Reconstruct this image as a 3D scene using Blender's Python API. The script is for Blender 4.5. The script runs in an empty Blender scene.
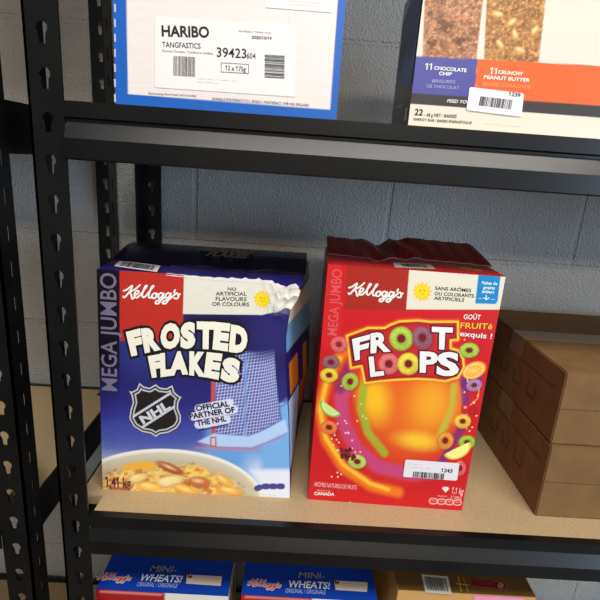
import bpy, bmesh, math, random
import numpy as np
from mathutils import Vector, Matrix
random.seed(7)
COL = bpy.context.scene.collection

# ------------------------------------------------------------------ camera
CH, CYAW, CPITCH, CROLL, CF, CD = .5193, .01946, .27629, -.07078, 487.22, .6
def cam_axes():
    cy, sy, cp, sp = math.cos(CYAW), math.sin(CYAW), math.cos(CPITCH), math.sin(CPITCH)
    f = np.array([sy*cp, cy*cp, -sp]); r = np.array([cy, -sy, 0.]); d = np.cross(f, r)
    c, s = math.cos(CROLL), math.sin(CROLL)
    return f, c*r+s*d, -s*r+c*d
FW, RT, DN = cam_axes()
EYE = np.array([0, -CD, CH])
cam = bpy.data.cameras.new('camera'); cam.sensor_width = 36; cam.lens = CF/600*36
cam.clip_start = .01
co = bpy.data.objects.new('camera', cam); COL.objects.link(co)
m = Matrix.Identity(4)
for i in range(3):
    m[i][0] = RT[i]; m[i][1] = -DN[i]; m[i][2] = -FW[i]; m[i][3] = EYE[i]
co.matrix_world = m
bpy.context.scene.camera = co

# ------------------------------------------------------------------ helpers
def lin(c):
    c = np.asarray(c, float)/255.
    return np.where(c <= .04045, c/12.92, ((c+.055)/1.055)**2.4)
_mats = {}
def mat(name, rgb=None, rough=.5, spec=.5, bump=None, metal=0, attr=None, vary=None, coat=0):
    if name in _mats: return _mats[name]
    M = bpy.data.materials.new(name); M.use_nodes = True; _mats[name] = M
    nt = M.node_tree; b = nt.nodes['Principled BSDF']
    b.inputs['Roughness'].default_value = rough
    b.inputs['Specular IOR Level'].default_value = spec
    b.inputs['Metallic'].default_value = metal
    b.inputs['Coat Weight'].default_value = coat
    tc = nt.nodes.new('ShaderNodeTexCoord')
    if attr:
        a = nt.nodes.new('ShaderNodeAttribute'); a.attribute_name = attr
        nt.links.new(a.outputs['Color'], b.inputs['Base Color'])
    elif vary:
        n = nt.nodes.new('ShaderNodeTexNoise'); n.inputs['Scale'].default_value = vary[1]; n.inputs['Detail'].default_value = 6
        r = nt.nodes.new('ShaderNodeValToRGB')
        r.color_ramp.elements[0].position = .3; r.color_ramp.elements[1].position = .7
        r.color_ramp.elements[0].color = (*lin(rgb), 1); r.color_ramp.elements[1].color = (*lin(vary[0]), 1)
        nt.links.new(tc.outputs['Object'], n.inputs['Vector'])
        nt.links.new(n.outputs['Fac'], r.inputs[0]); nt.links.new(r.outputs[0], b.inputs['Base Color'])
    else:
        b.inputs['Base Color'].default_value = (*lin(rgb), 1)
    if bump:
        n = nt.nodes.new('ShaderNodeTexNoise'); n.inputs['Scale'].default_value = bump[0]; n.inputs['Detail'].default_value = 3
        bp = nt.nodes.new('ShaderNodeBump'); bp.inputs['Strength'].default_value = bump[1]; bp.inputs['Distance'].default_value = bump[2]
        nt.links.new(tc.outputs['Object'], n.inputs['Vector'])
        nt.links.new(n.outputs['Fac'], bp.inputs['Height']); nt.links.new(bp.outputs[0], b.inputs['Normal'])
    return M

def empty(name, label, cat, loc, group=None):
    o = bpy.data.objects.new(name, None); COL.objects.link(o)
    o.location = loc; o['label'] = label; o['category'] = cat
    o.empty_display_size = .05
    if group: o['group'] = group
    return o
def link(name, me, parent=None, label=None):
    o = bpy.data.objects.new(name, me); COL.objects.link(o)
    if parent is not None:
        o.parent = parent
        w = Vector(parent.location)
        if parent.parent is not None: w = w + Vector(parent.parent.location)
        for v in me.vertices: v.co -= w        # parts are written in world numbers
    if label: o['label'] = label
    return o

class MB:
    """collects polygons with materials; builds ONE mesh"""
    def __init__(s): s.v = []; s.f = []; s.mi = []; s.ms = []
    def m(s, M):
        if M not in s.ms: s.ms.append(M)
        return s.ms.index(M)
    def add(s, vs, fs, M):
        k = len(s.v); s.v += [tuple(map(float, v)) for v in vs]
        i = s.m(M)
        for f in fs: s.f.append(tuple(k+j for j in f)); s.mi.append(i)
    def box(s, a, b, M, bev=0):
        bm = bmesh.new(); bmesh.ops.create_cube(bm, size=1)
        c = [(a[i]+b[i])/2 for i in range(3)]; d = [abs(b[i]-a[i]) for i in range(3)]
        for v in bm.verts: v.co = Vector([c[i]+v.co[i]*d[i] for i in range(3)])
        if bev: bmesh.ops.bevel(bm, geom=bm.edges[:], offset=bev, segments=2, affect='EDGES')
        s.bm(bm, M)
    def bm(s, bm, M):
        bm.verts.index_update()
        s.add([v.co for v in bm.verts], [[v.index for v in f.verts] for f in bm.faces], M); bm.free()
    def prism_x(s, prof, x0, x1, M):       # closed (y,z) profile swept along x
        n = len(prof)
        vs = [(x0, y, z) for y, z in prof]+[(x1, y, z) for y, z in prof]
        fs = [(i, (i+1) % n, n+(i+1) % n, n+i) for i in range(n)]+[tuple(range(n))[::-1], tuple(range(n, 2*n))]
        s.add(vs, fs, M)
    def prism_y(s, prof, y0, y1, M):
        n = len(prof)
        vs = [(x, y0, z) for x, z in prof]+[(x, y1, z) for x, z in prof]
        fs = [(i, (i+1) % n, n+(i+1) % n, n+i) for i in range(n)]+[tuple(range(n))[::-1], tuple(range(n, 2*n))]
        s.add(vs, fs, M)
    def build(s, name, parent=None, label=None, smooth=False, attrs=None):
        me = bpy.data.meshes.new(name); me.from_pydata(s.v, [], s.f)
        for M in s.ms: me.materials.append(M)
        me.polygons.foreach_set('material_index', s.mi)
        if smooth: me.polygons.foreach_set('use_smooth', [True]*len(s.f))
        if attrs is not None:
            a = me.color_attributes.new('Col', 'FLOAT_COLOR', 'POINT')
            arr = np.ones((len(s.v), 4), np.float32); arr[:len(attrs), :3] = attrs
            a.data.foreach_set('color', arr.ravel())
        me.validate(); me.update()
        return link(name, me, parent, label)

# ------------------------------------------------------------------ printed faces
_tc = {}
def _right(s, off):
    k = ('R', s, off)
    if k not in _tc: _tc[k] = _raw(s, off)[0][:, 0].max()
    return _tc[k]
def _raw(s, off):
    cu = bpy.data.curves.new('t', 'FONT'); cu.body = s; cu.offset = off; cu.resolution_u = 3; cu.fill_mode = 'FRONT'
    o = bpy.data.objects.new('t', cu); COL.objects.link(o)
    bpy.context.view_layer.update()
    dg = bpy.context.evaluated_depsgraph_get(); me = o.evaluated_get(dg).to_mesh()
    vs = np.array([v.co[:2] for v in me.vertices]); fs = [list(p.vertices) for p in me.polygons]
    o.evaluated_get(dg).to_mesh_clear(); bpy.data.objects.remove(o); bpy.data.curves.remove(cu)
    return vs, fs
def glyphs(s, off):
    """flat text mesh from the built-in font: (verts Nx2, faces)"""
    k = (s, off)
    if k in _tc: return _tc[k]
    vs, fs = _raw(s, off)
    if '1' in s and len(vs):                 # the built-in figure one is a bare bar: give it its flag
        H = vs[:, 1].max(); t = np.ptp(_raw('1', off)[0][:, 0])
        for i, ch in enumerate(s):
            if ch == '1':
                w_ = _right(s[:i+1], off)-t; n = len(vs)
                vs = np.vstack([vs, [(w_+.02, H), (w_-.17, H-.13), (w_-.17, H-.25), (w_+.02, H-.15)]]); fs = fs+[[n, n+1, n+2, n+3]]
    _tc[k] = (vs, fs); return _tc[k]

class Face:
    """a flat printed panel; artwork is measured in the photograph's template and laid on the panel's own plane"""
    def __init__(s, O, U, V, w, h, deform=None):
        s.O = np.array(O, float); s.U = np.array(U, float)/np.linalg.norm(U); s.V = np.array(V, float)/np.linalg.norm(V)
        s.N = np.cross(s.U, s.V); s.w = w; s.h = h; s.deform = deform; s.mb = MB(); s.art = None
    def uv(s, x, y):
        d = FW+RT*(x-300)/CF+DN*(y-300)/CF
        P = EYE+d*((s.O-EYE)@s.N)/(d@s.N)-s.O
        return np.array([P@s.U, P@s.V])
    def P(s, uv, layer=0):
        uv = np.atleast_2d(uv)
        P = s.O+uv[:, :1]*s.U+uv[:, 1:2]*s.V
        if s.deform is not None: P = s.deform(P)
        return P+s.N*(.0002*layer)
    def grid(s, step, M, art):
        nu, nv = int(s.w/step)+1, int(s.h/step)+1
        u, v = np.meshgrid(np.linspace(0, s.w, nu), np.linspace(0, s.h, nv))
        uv = np.stack([u.ravel(), v.ravel()], 1)
        flat = s.O+uv[:, :1]*s.U+uv[:, 1:2]*s.V-EYE
        z = flat@FW; X = 300+CF*(flat@RT)/z; Y = 300+CF*(flat@DN)/z
        s.art = art(X, Y, uv)
        i = np.arange((nu-1)*(nv-1)); a = (i//(nu-1))*nu+i % (nu-1)
        s.mb.add(s.P(uv), np.stack([a, a+1, a+nu+1, a+nu], 1).tolist(), M)
    def poly(s, pts, M, layer=1):
        uv = np.array([s.uv(*p) for p in pts])
        s.mb.add(s.P(uv, layer), [list(range(len(pts)))], M)
    def text(s, t, p0, p1, h, M, off=0., layer=2, shear=0., outline=None, updir=None):
        """baseline p0..p1 in template px, cap height h px"""
        a, b = s.uv(*p0), s.uv(*p1); L = np.linalg.norm(b-a); e = (b-a)/L
        if updir is None: n = np.array([-e[1], e[0]])
        else: n = s.uv(p0[0]+updir[0], p0[1]+updir[1])-a; n /= np.linalg.norm(n)
        pl = np.linalg.norm(np.array(p1, float)-p0); dp = (np.array(p1, float)-p0)/pl; hm = abs((s.uv(p0[0]+dp[1]*h, p0[1]-dp[0]*h)-a)@n)
        vs, fs = glyphs(t, off)
        x0, x1 = vs[:, 0].min(), vs[:, 0].max()
        cap = glyphs('H', 0.)[0][:, 1].max()
        def put(vs, fs, M, layer):
            x = (vs[:, 0]-x0)/(x1-x0)*L; y = vs[:, 1]/cap*hm
            s.mb.add(s.P(a+np.outer(x+y*shear, e)+np.outer(y, n), layer), fs, M)
        if outline:
            ov, of = glyphs(t, off+outline[0]); put(ov, of, outline[1], layer-1)
        put(vs, fs, M, layer)
    def letter(s, ch, BL, BR, TL, M, off=0., layer=3, outline=None, TR=None):
        """one glyph fitted in a template quad"""
        vs, fs = glyphs(ch, off); lo, hi = vs.min(0), vs.max(0)
        a, b, c = s.uv(*BL), s.uv(*BR), s.uv(*TL); d = s.uv(*TR) if TR else b+c-a
        def put(vs, fs, M, layer):
            q = (vs-lo)/(hi-lo); x, y = q[:, :1], q[:, 1:2]
            s.mb.add(s.P(a*(1-x)*(1-y)+b*x*(1-y)+c*(1-x)*y+d*x*y, layer), fs, M)
        if outline:
            ov, of = glyphs(ch, off+outline[0]); put(ov, of, outline[1], layer-1)
        put(vs, fs, M, layer)
    def stroke(s, pts, w, M, layer=2, smooth=True):
        """round pen stroke through template points, w px wide"""
        p = np.array(pts, float)
        if smooth and len(p) > 2:
            q = np.vstack([2*p[0]-p[1], p, 2*p[-1]-p[-2]]); out = []
            for i in range(1, len(q)-2):
                for t in np.linspace(0, 1, 6, endpoint=False):
                    out.append(.5*((2*q[i])+(-q[i-1]+q[i+1])*t+(2*q[i-1]-5*q[i]+4*q[i+1]-q[i+2])*t*t+(-q[i-1]+3*q[i]-3*q[i+1]+q[i+2])*t**3))
            out.append(p[-1]); p = np.array(out)
        for i in range(len(p)-1):
            d = p[i+1]-p[i]; L = np.hypot(*d)
            if L < 1e-6: continue
            an = math.atan2(d[1], d[0]); r = w/2; loop = []
            for k in range(5): t = an+math.pi/2+math.pi*k/4; loop.append(p[i]+r*np.array([math.cos(t), math.sin(t)]))
            for k in range(5): t = an-math.pi/2+math.pi*k/4; loop.append(p[i+1]+r*np.array([math.cos(t), math.sin(t)]))
            s.poly(loop[::-1], M, layer+i*.002)
    def barcode(s, q, M, n=26, seed=3, vert=True, white=None):
        rd = random.Random(seed); q = [np.array(p, float) for p in q]      # TL TR BR BL
        x = 0; W = []
        while x < 1:
            w = rd.choice([.008, .014, .022, .03])*26/n; W.append((x, min(1, x+w))); x += w+rd.choice([.01, .016, .026])*26/n
        for a, b in W:
            L = lambda t, y: (q[0]*(1-t)+q[1]*t)*(1-y)+(q[3]*(1-t)+q[2]*t)*y
            c = [L(a, 1), L(b, 1), L(b, 0), L(a, 0)] if vert else [L(0, b), L(1, b), L(1, a), L(0, a)]
            s.poly(c, M, 2)
    def build(s, name, parent, label=None):
        return s.mb.build(name, parent, label, attrs=s.art)

KELL = [[(66, 80), (92, 70), (130, 42), (118, 76), (96, 104), (72, 130), (62, 122)], [(188, 36), (152, 68), (106, 92)], [(110, 90), (124, 112), (130, 140), (148, 126)],
        [(148, 112), (172, 102), (180, 84), (164, 80), (149, 100), (150, 124), (168, 130), (194, 108)],
        [(194, 108), (222, 70), (241, 44), (228, 46), (210, 88), (206, 120), (220, 128), (242, 108)],
        [(242, 108), (268, 72), (291, 46), (280, 46), (260, 90), (254, 124), (266, 132), (282, 118)],
        [(304, 97), (284, 106), (280, 128), (296, 136), (313, 120), (308, 99), (326, 108)],
        [(362, 102), (344, 96), (327, 114), (332, 134), (350, 126), (368, 100), (352, 142), (326, 174), (305, 172), (314, 156), (352, 144), (378, 126)],
        [(416, 102), (398, 96), (381, 114), (386, 134), (404, 126), (422, 100), (406, 142), (380, 174), (359, 172), (368, 156), (406, 144), (436, 120)],
        [(452, 74), (444, 90)], [(436, 120), (464, 96), (474, 112), (476, 128), (462, 138), (446, 134)], [(474, 112), (488, 104)]]
def kellogg(face, fn, w, M, layer=2):
    for st in KELL: face.stroke([fn(*p) for p in st], w, M, layer)

# ------------------------------------------------------------------ raster drawing on a panel (numpy, template coordinates)
def vnoise(x, y, seed=0):
    xi, yi = np.floor(x).astype(np.int64), np.floor(y).astype(np.int64); fx, fy = x-xi, y-yi
    fx = fx*fx*(3-2*fx); fy = fy*fy*(3-2*fy)
    def h(a, b):
        n = (a*374761393+b*668265263+seed*974634777) & 0xffffffff; n = ((n ^ (n >> 13))*1274126177) & 0xffffffff
        return ((n ^ (n >> 16)) & 0xffff)/65535.
    return (h(xi, yi)*(1-fx)+h(xi+1, yi)*fx)*(1-fy)+(h(xi, yi+1)*(1-fx)+h(xi+1, yi+1)*fx)*fy
class Ras:
    def __init__(s, X, Y, base): s.X, s.Y = X, Y; s.c = np.tile(lin(base), (len(X), 1))
    def a(s, alpha, rgb):
        rgb = lin(rgb); al = np.clip(alpha, 0, 1)[:, None]
        s.c = s.c*(1-al)+rgb*al
    def seg(s, pts):
        d = np.full(len(s.X), 1e9)
        for (x0, y0), (x1, y1) in zip(pts[:-1], pts[1:]):
            dx, dy = x1-x0, y1-y0; t = np.clip(((s.X-x0)*dx+(s.Y-y0)*dy)/(dx*dx+dy*dy+1e-9), 0, 1)
            d = np.minimum(d, np.hypot(s.X-x0-t*dx, s.Y-y0-t*dy))
        return d
    def sd(s, pts):
        pts = list(pts); d = s.seg(pts+[pts[0]]); ins = np.zeros(len(s.X), bool)
        for (x0, y0), (x1, y1) in zip(pts, pts[1:]+[pts[0]]):
            if y0 == y1: continue
            ins ^= ((s.Y < y0) != (s.Y < y1)) & (s.X < x0+(s.Y-y0)*(x1-x0)/(y1-y0))
        return np.where(ins, -d, d)
    def fill(s, pts, rgb, soft=.6): s.a(.5-s.sd(pts)/soft, rgb)
    def line(s, pts, w, rgb, soft=.6): s.a(.5-(s.seg(pts)-w/2)/soft, rgb)
    def el(s, cx, cy, rx, ry, ang=0):
        c, n = math.cos(math.radians(ang)), math.sin(math.radians(ang))
        x, y = s.X-cx, s.Y-cy; u, v = (x*c+y*n)/rx, (-x*n+y*c)/ry
        return u, v, np.hypot(u, v)
    def ell(s, cx, cy, rx, ry, rgb, ang=0, soft=.12, alpha=1):
        s.a(alpha*(.5-(s.el(cx, cy, rx, ry, ang)[2]-1)/soft), rgb)
    def ring(s, cx, cy, rx, ry, rgb, ang=0, hole=.36):
        s.ell(cx+.8, cy+1, rx*1.04, ry*1.04, (120, 24, 30), ang, .3, .5)
        """a sugary cereal loop as printed"""
        u, v, r = s.el(cx, cy, rx, ry, ang)
        m_ = np.clip(.5-(r-1)/.08, 0, 1)*np.clip(.5+(r-hole)/.1, 0, 1)
        t = (r-hole)/(1-hole); lit = .62+.5*np.sin(np.clip(t, 0, 1)*math.pi)*(.75-.35*v)
        lit = lit+.34*(vnoise(s.X*.9, s.Y*.9, 5)-.5)
        col = lin(rgb)*np.clip(lit, 0, 1.25)[:, None]; s.c = s.c*(1-m_[:, None])+np.clip(col, 0, 1)*m_[:, None]
    def sun(s, cx, cy, r):
        u, v, d = s.el(cx, cy, r, r); an = np.arctan2(v, u)
        s.a(.5-(d-(.86+.14*np.sin(an*13+3*d)))/.12, (240, 200, 40)); s.a(.5-(d-.62)/.2, (248, 214, 30))
        for dx in (-.18, .2): s.ell(cx+dx*r, cy-.12*r, r*.07, r*.1, (190, 130, 20))
        s.line([(cx-.25*r, cy+.15*r), (cx, cy+.28*r), (cx+.25*r, cy+.15*r)], .5, (200, 140, 20))

M_print = mat('printed_card', rough=.38, spec=.4, attr='Col', bump=(60, .15, .002))
def ink(r, g, b): return mat('ink_%d_%d_%d' % (r, g, b), (r, g, b), rough=.4, spec=.4)
WHITE, BLACK = ink(238, 236, 228), ink(22, 20, 24)
M_paper = mat('sticker_paper', (232, 226, 228), rough=.5, spec=.3)
M_kraft = mat('kraft_board', (128, 96, 60), rough=.75, spec=.2, vary=((116, 86, 52), 30), bump=(90, .2, .001))
M_steel = mat('black_powder_coat', (8, 7, 6), rough=.32, spec=.38, vary=((18, 17, 14), 14), bump=(900, .08, .0004))
M_board = mat('particle_board', (190, 166, 128), rough=.7, spec=.25, vary=((176, 151, 114), 260), bump=(500, .25, .0005))
M_edge = mat('board_edge', (40, 36, 30), rough=.8)

# ------------------------------------------------------------------ carton bodies
def carton_body(name, parent, x0, x1, y0, y1, z0, z1, M, deform=None, step=.012, topM=None, sideM=None, inset=.0012):
    mb = MB()
    X0, X1, Y0, Y1, Z0, Z1 = x0, x1, y0+inset, y1, z0, z1
    def patch(f, nu, nv, M):
        vs = []; fs = []
        for j in range(nv+1):
            for i in range(nu+1): vs.append(f(i/nu, j/nv))
        for j in range(nv):
            for i in range(nu): a = j*(nu+1)+i; fs.append((a, a+1, a+nu+2, a+nu+1))
        P = np.array(vs)
        if deform is not None: P = deform(P)
        mb.add(P, fs, M)
    nx, ny, nz = [max(1, int((b-a)/step)) for a, b in ((X0, X1), (Y0, Y1), (Z0, Z1))]
    L = lambda a, b, t: a+(b-a)*t
    patch(lambda u, v: (L(X0, X1, u), Y0, L(Z0, Z1, v)), nx, nz, M)
    patch(lambda u, v: (L(X1, X0, u), Y1, L(Z0, Z1, v)), nx, nz, M)
    patch(lambda u, v: (X0, L(Y1, Y0, u), L(Z0, Z1, v)), ny, nz, sideM or M)
    patch(lambda u, v: (X1, L(Y0, Y1, u), L(Z0, Z1, v)), ny, nz, sideM or M)
    patch(lambda u, v: (L(X0, X1, u), L(Y0, Y1, v), Z1), nx, ny, topM or M)
    patch(lambda u, v: (L(X0, X1, u), L(Y1, Y0, v), Z0), nx, ny, M)
    return mb.build(name, parent)

# ================================================================== SETTING
wm = bpy.data.materials.new('painted_block_wall'); wm.use_nodes = True
nt = wm.node_tree; bs = nt.nodes['Principled BSDF']; bs.inputs['Roughness'].default_value = .55; bs.inputs['Specular IOR Level'].default_value = .35
tc = nt.nodes.new('ShaderNodeTexCoord'); mp = nt.nodes.new('ShaderNodeMapping'); mp.inputs['Rotation'].default_value = (math.radians(-90), 0, 0)
WX, WZ, WY = .19, .343, .42
br = nt.nodes.new('ShaderNodeTexBrick'); br.offset = .5; br.inputs['Scale'].default_value = 1
br.inputs['Brick Width'].default_value = .4; br.inputs['Row Height'].default_value = .2; br.inputs['Mortar Size'].default_value = .006; br.inputs['Mortar Smooth'].default_value = .6
br.inputs['Color1'].default_value = (1, 1, 1, 1); br.inputs['Color2'].default_value = (1, 1, 1, 1); br.inputs['Mortar'].default_value = (0, 0, 0, 1)
sx = nt.nodes.new('ShaderNodeSeparateXYZ'); cx = nt.nodes.new('ShaderNodeCombineXYZ')
ax = nt.nodes.new('ShaderNodeMath'); ax.inputs[1].default_value = 8-WX; az = nt.nodes.new('ShaderNodeMath'); az.inputs[1].default_value = 8-WZ+.2
nt.links.new(tc.outputs['Object'], sx.inputs[0]); nt.links.new(sx.outputs['X'], ax.inputs[0]); nt.links.new(sx.outputs['Z'], az.inputs[0])
nt.links.new(ax.outputs[0], cx.inputs['X']); nt.links.new(az.outputs[0], cx.inputs['Y']); nt.links.new(cx.outputs[0], br.inputs['Vector'])
n1 = nt.nodes.new('ShaderNodeTexNoise'); n1.inputs['Scale'].default_value = 260; n1.inputs['Detail'].default_value = 2
n2 = nt.nodes.new('ShaderNodeTexNoise'); n2.inputs['Scale'].default_value = 3; n2.inputs['Detail'].default_value = 3
for n in (n1, n2): nt.links.new(tc.outputs['Object'], n.inputs['Vector'])
vo = nt.nodes.new('ShaderNodeTexVoronoi'); vo.inputs['Scale'].default_value = 75; nt.links.new(tc.outputs['Object'], vo.inputs['Vector'])
pit = nt.nodes.new('ShaderNodeMapRange'); pit.inputs['From Min'].default_value = .36; pit.inputs['From Max'].default_value = .5; nt.links.new(n1.outputs['Fac'], pit.inputs['Value'])
b1 = nt.nodes.new('ShaderNodeBump'); b1.inputs['Strength'].default_value = 1.; b1.inputs['Distance'].default_value = .0045
b2 = nt.nodes.new('ShaderNodeBump'); b2.inputs['Strength'].default_value = .55; b2.inputs['Distance'].default_value = .0055
nt.links.new(n1.outputs['Fac'], b1.inputs['Height']); nt.links.new(br.outputs['Color'], b2.inputs['Height']); nt.links.new(b2.outputs[0], b1.inputs['Normal']); nt.links.new(b1.outputs[0], bs.inputs['Normal'])
rp = nt.nodes.new('ShaderNodeValToRGB'); rp.color_ramp.elements[0].position = .35; rp.color_ramp.elements[1].position = .65
rp.color_ramp.elements[0].color = (*lin((176, 176, 172)), 1); rp.color_ramp.elements[1].color = (*lin((190, 190, 186)), 1)
nt.links.new(n2.outputs['Fac'], rp.inputs[0]); nt.links.new(rp.outputs[0], bs.inputs['Base Color'])
w = MB(); w.box((-3, WY, -1.15), (3, WY+.15, 1.75), wm); o = w.build('wall_back'); o['kind'] = 'structure'
M_floor = mat('concrete_floor', (120, 116, 108), rough=.5, vary=((104, 101, 95), 4))
w = MB(); w.box((-3, -3.2, -1.2), (3, WY+.15, -1.15), M_floor); o = w.build('floor'); o['kind'] = 'structure'

# ================================================================== SHELVING
FLG, TH, PITCH = .040, .003, .047
def flange(mb, origin, axis, length_sign, z0, z1, hole_c, kind, M):
    """one punched leg of an angle post. axis 'x' or 'y'"""
    bm = bmesh.new()
    def loop(pts):
        vs = [bm.verts.new((p[0], 0, p[1])) for p in pts]
        return [bm.edges.new((vs[i], vs[(i+1) % len(vs)])) for i in range(len(vs))]
    ed = loop([(0, z0), (FLG, z0), (FLG, z1), (0, z1)])
    z = HOLE0
    while z > z0+.03: z -= PITCH
    while True:
        z += PITCH
        if z > z1-.03: break
        pts = []
        if kind == 'key':
            r = .0068
            for k in range(9):
                t = math.radians(-50+280*k/8); pts.append((hole_c+r*math.cos(t), z+r*math.sin(t)))
            pts += [(hole_c-.0033, z-.016), (hole_c+.0033, z-.016)]
        else:
            pts = [(hole_c-.003, z-.012), (hole_c+.003, z-.012), (hole_c+.003, z+.008), (hole_c-.003, z+.008)]
        ed += loop(pts)
    bmesh.ops.triangle_fill(bm, use_beauty=True, use_dissolve=False, edges=ed)
    geo = bmesh.ops.extrude_face_region(bm, geom=bm.faces[:])
    for v in geo['geom']:
        if isinstance(v, bmesh.types.BMVert): v.co.y += TH
    for v in bm.verts:
        l, t, z = v.co
        if axis == 'x': v.co = Vector((origin[0]+length_sign*l, origin[1]+t, z))
        else: v.co = Vector((origin[0]+t, origin[1]+length_sign*l, z))
    bmesh.ops.recalc_face_normals(bm, faces=bm.faces)
    mb.bm(bm, M)
HOLE0 = .4073
def post(parent, xc, yc, sx, sy, z0, z1):
    """angle post: corner at xc,yc; legs run sx along x and sy along y"""
    mb = MB()
    flange(mb, (xc, yc if sy > 0 else yc-TH), 'x', sx, z0, z1, .0205, 'key', M_steel)
    flange(mb, (xc if sx > 0 else xc-TH, yc), 'y', sy, z0, z1, .024, 'slot', M_steel)
    mb.box((min(xc, xc+sx*.042), min(yc, yc+sy*.042), z0-.002), (max(xc, xc+sx*.042), max(yc, yc+sy*.042), z0+.004), M_steel)
    mb.build('post', parent)
def unit(name, label, x0, x1, levels, gx):
    t = empty(name, label, 'shelving', ((x0+x1)/2, .2, -1.15))
    zb, zt = -1.148, 1.15
    post(t, x0, 0.0, 1, 1, zb, zt); post(t, x1, 0.0, -1, 1, zb, zt)
    post(t, x0, .408, 1, -1, zb, zt); post(t, x1, .408, -1, -1, zb, zt)
    for z in levels:
        a, b = x0+FLG, x1-FLG
        prof = [(0, 0), (0, -.0175), (.005, -.0195), (.005, -.0225), (-.0045, -.041), (-.0045, -.0635), (-.0025, -.0654), (.0005, -.0654), (-.001, -.0635), (-.001, -.043), (.012, -.024), (.012, -.0165), (.012, 0)]
        mb = MB(); mb.prism_x([(y+.0, z+q) for y, q in prof][::-1], a, b, M_steel)
        mb.prism_x([(.012, z-.0165), (.03, z-.0165), (.03, z-.0185), (.012, z-.0185)], a, b, M_steel)
        mb.build('front_beam', t)
        mb = MB(); mb.prism_x([(.402-y, z+q) for y, q in prof], a, b, M_steel)
        mb.build('rear_beam', t)
        for X, s in ((x0+.006, 1), (x1-.006, -1)):
            mb = MB(); mb.prism_y([(X, z), (X+s*.003, z), (X+s*.003, z-.0165), (X+s*.02, z-.0165), (X+s*.02, z-.019), (X+s*.003, z-.022), (X+s*.003, z-.065), (X, z-.065)], .042, .366, M_steel)
            mb.build('side_beam', t)
        # chipboard with notched corners
        mb = MB(); n = FLG+.004; A, B, Y0, Y1 = x0+.0095, x1-.0095, .0125, .3895
        pts = [(x0+n, Y0), (x1-n, Y0), (x1-n, .045), (B, .045), (B, .363), (x1-n, .363), (x1-n, Y1), (x0+n, Y1), (x0+n, .363), (A, .363), (A, .045), (x0+n, .045)]
        k = len(pts)
        mb.add([(x, y, z+.0005) for x, y in pts]+[(x, y, z-.016) for x, y in pts],
               [tuple(range(k)), tuple(range(2*k-1, k-1, -1))]+[(i, k+i, k+(i+1) % k, (i+1) % k) for i in range(k)], M_board)
        mb.build('shelf_board', t)
    return t
UP, LOW = .5685, -.545
unit('steel_shelving', 'black steel shelving unit with tan board shelves holding the cereal boxes', -.3155, .95, [LOW, 0, UP, 1.02], 0)  # topmost level is out of view, added to shade the upper wall
unit('steel_shelving', 'neighbouring black steel shelving unit, partly seen past the left post', -1.62, -.3654, [LOW, 0, UP, 1.02], 0)  # same unseen top level, added for its shade

# ================================================================== FROSTED CORN FLAKE BOX (left)
FFx0, FFx1, FFy, FFh, FFd = -.2775, .0190, .060, .353, .155
def smooth(a, b, x): t = np.clip((x-a)/(b-a), 0, 1); return t*t*(3-2*t)
def ff_def(P, crumple=0.):
    P = np.array(P, float); x, y, z = P[:, 0].copy(), P[:, 1].copy(), P[:, 2].copy()
    u = (x-FFx0)/(FFx1-FFx0); d = (y-FFy)/FFd
    # crushed front right edge and bulged side
    prof = np.interp(z, [0, .06, .14, .22, .27, .315, .335, .353], [0, -.004, -.011, -.020, -.024, -.020, -.010, -.006])
    P[:, 0] += smooth(.80, 1.0, u)*prof*np.clip(1-d, 0, 1)
    bul = np.interp(z, [0, .06, .16, .26, .353], [.004, .012, .022, .016, .008])
    P[:, 0] += smooth(.85, 1, u)*bul*np.clip(d*1.1, 0, 1)
    P[:, 1] += .016*z/FFh+.0045*u
    P[:, 1] -= .003*np.sin(np.clip(z/FFh, 0, 1)*math.pi)*np.sin(np.clip(u, 0, 1)*math.pi)*(1-np.clip(d, 0, 1))
    # crumple of the upper right corner
    k = smooth(.76, .95, u)*smooth(.285, .335, z)*(1-np.clip(d*4, 0, 1))
    nz = 1.6*np.abs(vnoise(x*60+z*40+50, z*45-x*50+50, 3)-.5)+.3*(vnoise(x*150+20, z*60+9, 4)-.5)-.3
    P[:, 1] += crumple*k*((np.clip(nz, -.8, .8)-.8)*.0065)
    P[:, 2] -= k*(.3+vnoise(x*90+5, z*0+3, 8))*.009
    # low dent along the top edge
    P[:, 2] -= smooth(.25, .6, u)*smooth(.33, .353, z)*.003*(1-np.clip(d, 0, 1))
    P[:, 2] += .0
    return P
ff = empty('cereal_box', 'large dark blue cereal box with a crushed right corner and hockey shield, on tan board', 'cereal box', (-.13, .13, 0.0005), 'large cereal boxes')
ff['group'] = 'mega jumbo cereal boxes'
M_navy = mat('navy_card', (30, 26, 88), rough=.3, spec=.5)
M_flapnavy = mat('shaded_navy_card', (16, 15, 44), rough=.3, spec=.5)  # flap navy carries the upper beam's shade in its colour
carton_body('carton_body', ff, FFx0, FFx1, FFy, FFy+FFd, .0008, FFh, M_navy, ff_def, sideM=mat('navy_side', (34, 28, 96), rough=.35), topM=mat('blue_top', (40, 32, 120), rough=.3))

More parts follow.
